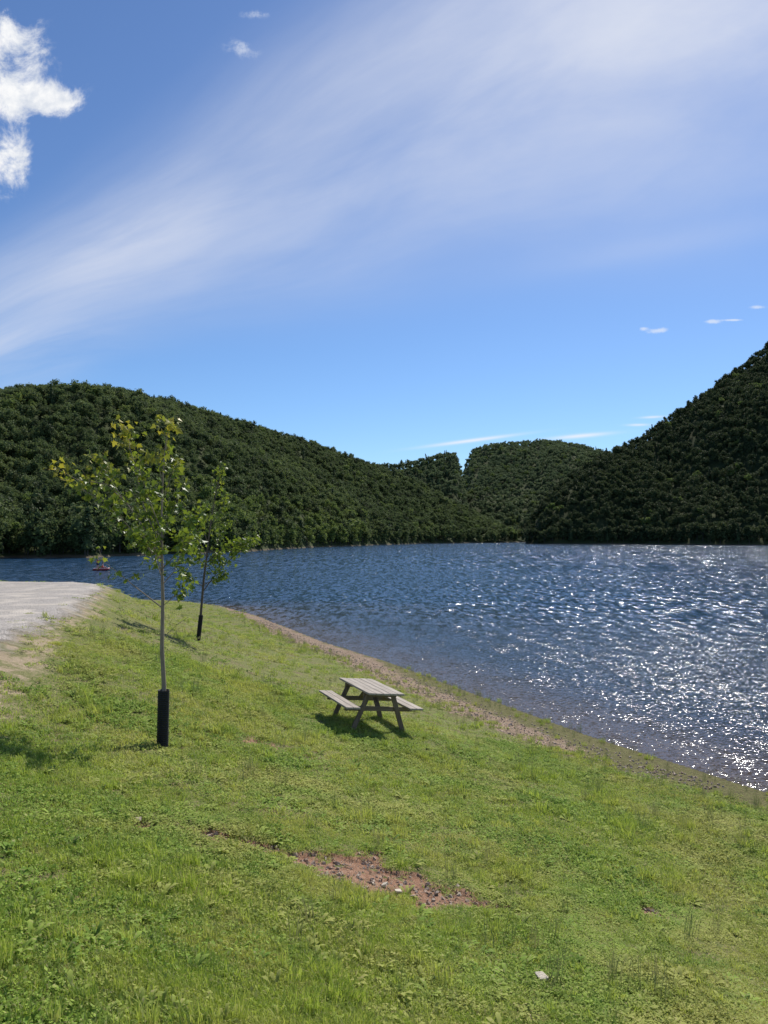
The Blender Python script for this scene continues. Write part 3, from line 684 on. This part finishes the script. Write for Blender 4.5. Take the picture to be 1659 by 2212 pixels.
# ------------------------------------------------------------------ people and boats
def simple(name,c,rough=.6):
    m,t=new_mat(name); setb(t,t.mix(t.noise(t.obj(),5,3),tuple(a*.85 for a in c),c),rough); return m
mskin=simple('skin',(.45,.27,.19)); mred=simple('red_fabric',(.85,.06,.045)); mnavy=simple('navy_fabric',(.03,.04,.08)); mhair=simple('brown_hair',(.05,.03,.02)); mhull=simple('dark_red_rubber',(.30,.035,.035),.4); mwhite=simple('white_rubber',(.7,.7,.7),.4); malu=simple('aluminium',(.55,.57,.6),.35)
def skin_obj(name,verts,edges,rad,mat,parent,sub=1):
    me=bpy.data.meshes.new(name); me.from_pydata(verts,edges,[]); me.materials.append(mat)
    o=obj(name,me,parent) if parent is not None else obj(name,me)
    md=o.modifiers.new('skin','SKIN'); sv=me.skin_vertices[0].data
    for i,r0 in enumerate(rad):
        rr=r0 if isinstance(r0,tuple) else (r0,r0); sv[i].radius=rr
    sv[0].use_root=True
    s=o.modifiers.new('sub','SUBSURF'); s.levels=sub; s.render_levels=sub
    return o
def person(loc,rot,seated,shirt,label):
    if not seated:
        J=[(0,0,.95),(0,0,1.15),(0,0,1.38),(0,0,1.50),(0,.01,1.58),(0,.01,1.68),
           (-.18,0,1.40),(-.27,.05,1.12),(-.2,.28,1.0),(-.17,.34,.97),(.18,0,1.40),(.27,.05,1.12),(.2,.28,1.05),(.17,.34,1.03),
           (-.10,0,.90),(-.14,.05,.50),(-.15,0,.08),(-.15,.14,.03),(.10,0,.90),(.14,.05,.50),(.15,0,.08),(.15,.14,.03)]
    else:
        J=[(0,0,.12),(0,0,.32),(0,.02,.55),(0,.03,.67),(0,.04,.75),(0,.04,.85),
           (-.18,.02,.57),(-.28,.1,.32),(-.2,.32,.30),(-.17,.38,.30),(.18,.02,.57),(.28,.1,.32),(.2,.32,.30),(.17,.38,.30),
           (-.10,.02,.11),(-.14,.42,.34),(-.14,.70,.06),(-.14,.84,.05),(.10,.02,.11),(.14,.42,.34),(.14,.70,.06),(.14,.84,.05)]
    E=[(0,1),(1,2),(2,3),(3,4),(4,5),(2,6),(6,7),(7,8),(8,9),(2,10),(10,11),(11,12),(12,13),(0,14),(14,15),(15,16),(16,17),(0,18),(18,19),(19,20),(20,21)]
    R=[.14,.13,.14,.055,.09,.085,.06,.045,.035,.03,.06,.045,.035,.03,.09,.06,.04,.035,.09,.06,.04,.035]
    o=skin_obj('person',J,E,R,mskin,None); o.location=loc; o.rotation_euler=(0,0,rot); o['label']=label; o['category']='person'
    skin_obj('shirt',[J[0],J[1],J[2],J[6],J[10]],[(0,1),(1,2),(2,3),(2,4)],[.18,.175,.18,.10,.10],shirt,o)
    skin_obj('shorts',[J[0],J[14],tuple((np.array(J[14])+np.array(J[15]))/2),J[18],tuple((np.array(J[18])+np.array(J[19]))/2)],[(0,1),(1,2),(0,3),(3,4)],[.155,.105,.085,.105,.085],mnavy,o)
    b=bmesh.new(); bmesh.ops.create_uvsphere(b,u_segments=12,v_segments=8,radius=.1)
    for v in b.verts:
        v.co.z=v.co.z*1.1
        if v.co.y>.03 and v.co.z<.05: v.co.y=.03
    me=bpy.data.meshes.new('hair'); b.to_mesh(me); b.free(); me.materials.append(mhair); h=obj('hair',me,o); h.location=(J[5][0],J[5][1]-.015,J[5][2]+.03)
    return o
bx,by=-41.0,114.5
boat=obj('inflatable_boat',None,label='small red inflatable boat with white rim on the lake',category='boat'); boat.location=(bx,by,.0); boat.rotation_euler=(0,0,.25)
b=bmesh.new(); n=32; k=10; ring=[]
for i in range(n):
    a=6.2832*i/n; cxx=math.copysign(abs(math.cos(a))**.75,math.cos(a))*1.05; cyy=math.copysign(abs(math.sin(a))**.75,math.sin(a))*.52; up=.10*max(0,math.cos(a))**3
    nx_,ny_=math.cos(a),math.sin(a)*1.2; l=math.hypot(nx_,ny_); nx_/=l; ny_/=l
    ring.append([b.verts.new((cxx+nx_*.17*math.cos(q),cyy+ny_*.17*math.cos(q),.17+up+.17*math.sin(q))) for q in [6.2832*j/k for j in range(k)]])
for i in range(n):
    for j in range(k): b.faces.new((ring[i][j],ring[(i+1)%n][j],ring[(i+1)%n][(j+1)%k],ring[i][(j+1)%k])).smooth=True
me=bpy.data.meshes.new('hull'); b.to_mesh(me); b.free(); me.materials.append(mhull); obj('hull',me,boat)
b=bmesh.new(); b.faces.new([b.verts.new((math.cos(6.2832*i/24)*1.0,math.sin(6.2832*i/24)*.48,.08)) for i in range(24)]); me=bpy.data.meshes.new('boat_floor'); b.to_mesh(me); b.free(); me.materials.append(mhull); obj('boat_floor',me,boat)
v,f=tube([(math.copysign(abs(math.cos(6.2832*i/40))**.75,math.cos(6.2832*i/40))*1.1,math.copysign(abs(math.sin(6.2832*i/40))**.75,math.sin(6.2832*i/40))*.57,.33+.10*max(0,math.cos(6.2832*i/40))**3) for i in range(41)],[.022]*41,6)
obj('rim',mesh_np('rim',v,[f],mwhite,True),boat)
person((bx-.45,by-.1,.08),2.6,False,mred,'person in red shirt standing up in a small boat')
person((bx+.2,by-.05,.22),-1.2,True,mred,'person in red life vest seated in a small boat')
def rowboat(x,y,rot,label):
    e=obj('rowing_boat',None,label=label,category='boat'); e.location=(x,y,0); e.rotation_euler=(0,0,rot)
    b=bmesh.new(); rows=[]
    for i in range(9):
        s=i/8; X_=-1.9+3.8*s; w=.72*(1-max(0,(s-.55)/.45)**2)*(.85 if s<.1 else 1)+.02; sh=.5+.2*s*s
        rows.append([b.verts.new((X_,-w,sh)),b.verts.new((X_,-w*.8,.05)),b.verts.new((X_,0,-.08)),b.verts.new((X_,w*.8,.05)),b.verts.new((X_,w,sh)),b.verts.new((X_,w*.88,sh-.02)),b.verts.new((X_,0,.06)),b.verts.new((X_,-w*.88,sh-.02))])
    for i in range(8):
        for j in range(8): b.faces.new((rows[i][j],rows[i+1][j],rows[i+1][(j+1)%8],rows[i][(j+1)%8]))
    b.faces.new(rows[0]); b.faces.new(rows[-1][::-1])
    me=bpy.data.meshes.new('hull'); b.to_mesh(me); b.free(); me.materials.append(malu); obj('hull',me,e)
    for q in (-.9,.3): boards('thwart',[((q,0,.38),(.25,1.2,.04),0)],malu,e,.004)
rowboat(.147*480,480,.2,'small pale rowing boat far out on the lake')
person((.147*480-.9,480,.30),-1.57,True,mnavy,'person seated in a pale rowing boat')

# ------------------------------------------------------------------ sun + sky
sd_=Vector((math.sin(SUN_AZ)*math.cos(SUN_EL),math.cos(SUN_AZ)*math.cos(SUN_EL),math.sin(SUN_EL)))
sl=bpy.data.lights.new('sun','SUN'); sl.energy=5.0; sl.angle=math.radians(.5); sl.color=(1,.95,.87)
so=bpy.data.objects.new('sun',sl); COL.objects.link(so); so.rotation_euler=sd_.to_track_quat('Z','Y').to_euler(); so.location=(20,20,40)
wd=bpy.data.worlds.new('World'); scene.world=wd; wd.use_nodes=True
t=NT(wd.node_tree); bg=wd.node_tree.nodes['Background']
sky=t.n.new('ShaderNodeTexSky'); sky.sky_type='NISHITA'; sky.sun_disc=False; sky.sun_elevation=SUN_EL; sky.sun_rotation=SUN_AZ; sky.altitude=600; sky.air_density=1.0; sky.dust_density=.3; sky.ozone_density=3.0
G=t.n.new('ShaderNodeTexCoord').outputs['Generated']; gx_,gy_,gz_=t.sep(G)
gy2=t.m('MAXIMUM',t.m('ABSOLUTE',gy_),.08)
U=t.m('DIVIDE',gx_,gy2); V=t.m('DIVIDE',gz_,gy2)
def px2(u,v): return (u-829.5)/F,(HZ-v)/F
ox,oy=px2(-500,880)
UV=t.comb(U,V,0.)
wv=t.noise(UV,1.5,3,.5,.2,1); wvs=t.sep(wv)
U2=t.m('ADD',U,t.m('MULTIPLY',t.m('SUBTRACT',wvs[0],.5),.10)); V2=t.m('ADD',V,t.m('MULTIPLY',t.m('SUBTRACT',wvs[1],.5),.10))
du=t.m('SUBTRACT',U2,ox); dv=t.m('SUBTRACT',V2,oy)
thw=t.m('ARCTAN2',dv,du); rr_=t.m('SQRT',t.m('ADD',t.m('MULTIPLY',du,du),t.m('MULTIPLY',dv,dv)))
d2=math.radians
band=t.m('MULTIPLY',t.ss(thw,d2(6),d2(22)),t.ss(thw,d2(41),d2(25)))
fib=t.noise(t.comb(t.m('MULTIPLY',rr_,3.0),t.m('MULTIPLY',thw,8.),0.),1.0,7,.56,.3)
fib2=t.noise(t.comb(t.m('MULTIPLY',rr_,1.6),t.m('MULTIPLY',thw,4.),3.),1.2,5,.52,.2)
fib3=t.noise(t.comb(t.m('MULTIPLY',rr_,6.),t.m('MULTIPLY',thw,26.),7.),1.0,6,.62,.5)
cir=t.m('MULTIPLY',band,t.m('ADD',.19,t.m('MULTIPLY',t.ss(fib,.18,.88),.29)))
cir=t.m('ADD',cir,t.m('MULTIPLY',band,t.ss(fib2,.35,.75,0,.22)))
def blob(u0,v0,su,sv,rot=0):
    a,b_=px2(u0,v0); x=t.m('SUBTRACT',U,a); y=t.m('SUBTRACT',V,b_); c,s=math.cos(rot),math.sin(rot)
    X_=t.m('DIVIDE',t.m('ADD',t.m('MULTIPLY',x,c),t.m('MULTIPLY',y,s)),su/F); Y_=t.m('DIVIDE',t.m('SUBTRACT',t.m('MULTIPLY',y,c),t.m('MULTIPLY',x,s)),sv/F)
    return t.m('EXPONENT',t.m('MULTIPLY',t.m('ADD',t.m('MULTIPLY',X_,X_),t.m('MULTIPLY',Y_,Y_)),-1.))
tr1=t.m('MULTIPLY',blob(1350,90,600,200,.25),t.m('ADD',.14,t.m('MULTIPLY',t.ss(fib,.25,.8),.38)))
cir=t.m('ADD',cir,tr1)
tr2=t.m('MULTIPLY',blob(1540,-10,330,120,.12),t.m('ADD',.16,t.m('MULTIPLY',t.ss(fib2,.3,.7),.28))); cir=t.m('ADD',cir,tr2)
st1=t.m('MULTIPLY',blob(340,500,260,55,.45),t.ss(fib,.2,.8)); cir=t.m('ADD',cir,t.m('MULTIPLY',st1,.38))
st2=t.m('MULTIPLY',blob(20,770,200,60,.25),t.ss(fib,.2,.8)); cir=t.m('ADD',cir,t.m('MULTIPLY',st2,.66))
st3=blob(1450,520,300,30,.19); cir=t.m('ADD',cir,t.m('MULTIPLY',st3,.12))
cir=t.m('MULTIPLY',cir,t.ss(fib3,.2,.8,.90,1.10))
cir=t.m('DIVIDE',cir,t.m('ADD',1.,t.m('MULTIPLY',t.m('MULTIPLY',cir,cir),.3)))
pn=t.noise(UV,18,8,.64,.3); pn2=t.noise(UV,34,6,.65)
cum=t.m('ADD',t.m('MULTIPLY',blob(0,75,72,90),1.25),blob(25,200,76,42)); cum=t.m('ADD',cum,t.m('MULTIPLY',blob(0,330,50,72),1.2)); cum=t.m('ADD',cum,t.m('MULTIPLY',blob(105,205,62,26),.9)); cum=t.m('ADD',cum,t.m('MULTIPLY',blob(120,170,90,90),.22))
cumm=t.ss(t.m('ADD',cum,t.m('MULTIPLY',t.m('SUBTRACT',pn,.5),4.4)),.22,1.3)
cumm=t.m('MULTIPLY',cumm,t.ss(cum,.08,.45))
small=t.m('ADD',blob(515,85,38,22,-.3),t.m('MULTIPLY',blob(545,8,40,12),.7))
for a in ((1430,711,26,6,.1),(1540,691,22,5,0),(1590,688,22,2.5,0),(1645,660,20,5,0),(1395,707,10,5,0)): small=t.m('ADD',small,t.m('MULTIPLY',blob(*a),1.4))
smallm=t.m('MULTIPLY',t.ss(t.m('ADD',small,t.m('MULTIPLY',t.m('SUBTRACT',pn2,.5),3.6)),.25,1.5),t.m('MULTIPLY',t.ss(small,.1,.6),.65))
con=t.m('ADD',blob(1020,951,95,3.6,.13),blob(1255,941,62,4.2,.09)); con=t.m('ADD',con,t.m('ADD',t.m('MULTIPLY',blob(1380,917,22,2.5,.02),.8),t.m('MULTIPLY',blob(1412,900,24,2.5,.05),.8)))
con=t.m('MULTIPLY',t.m('MINIMUM',con,1.),.85)
tint=t.mix(t.ss(V,-.02,.42),(.80,.98,1.18),(.92,.98,1.12))
skc=t.mix(1.0,sky.outputs[0],tint,'MULTIPLY')
hs=t.n.new('ShaderNodeHueSaturation'); hs.inputs['Saturation'].default_value=1.06; hs.inputs['Value'].default_value=1.04; t.l.new(skc,hs.inputs['Color'])
c=t.mix(cir,hs.outputs[0],(7.3,7.7,8.8))
c=t.mix(con,c,(8.5,8.9,9.4)); c=t.mix(smallm,c,(8.0,8.5,9.4))
cl=t.mix(t.ss(pn2,.3,.7),(6.8,7.3,8.2),(10.,10.,10.)); c=t.mix(cumm,c,cl)
t.l.new(c,bg.inputs[0]); bg.inputs[1].default_value=.1

# ------------------------------------------------------------------ camera
cam=bpy.data.cameras.new('camera'); cam.sensor_fit='VERTICAL'; cam.angle=2*math.atan(1106/F); cam.clip_end=9000; cam.clip_start=.05
co=bpy.data.objects.new('camera',cam); COL.objects.link(co); co.location=(0,0,EYE); co.rotation_euler=(math.radians(90)+math.atan(52/F),0,0)
scene.camera=co
scene.view_settings.view_transform='Standard'; scene.view_settings.look='None'; scene.view_settings.exposure=0
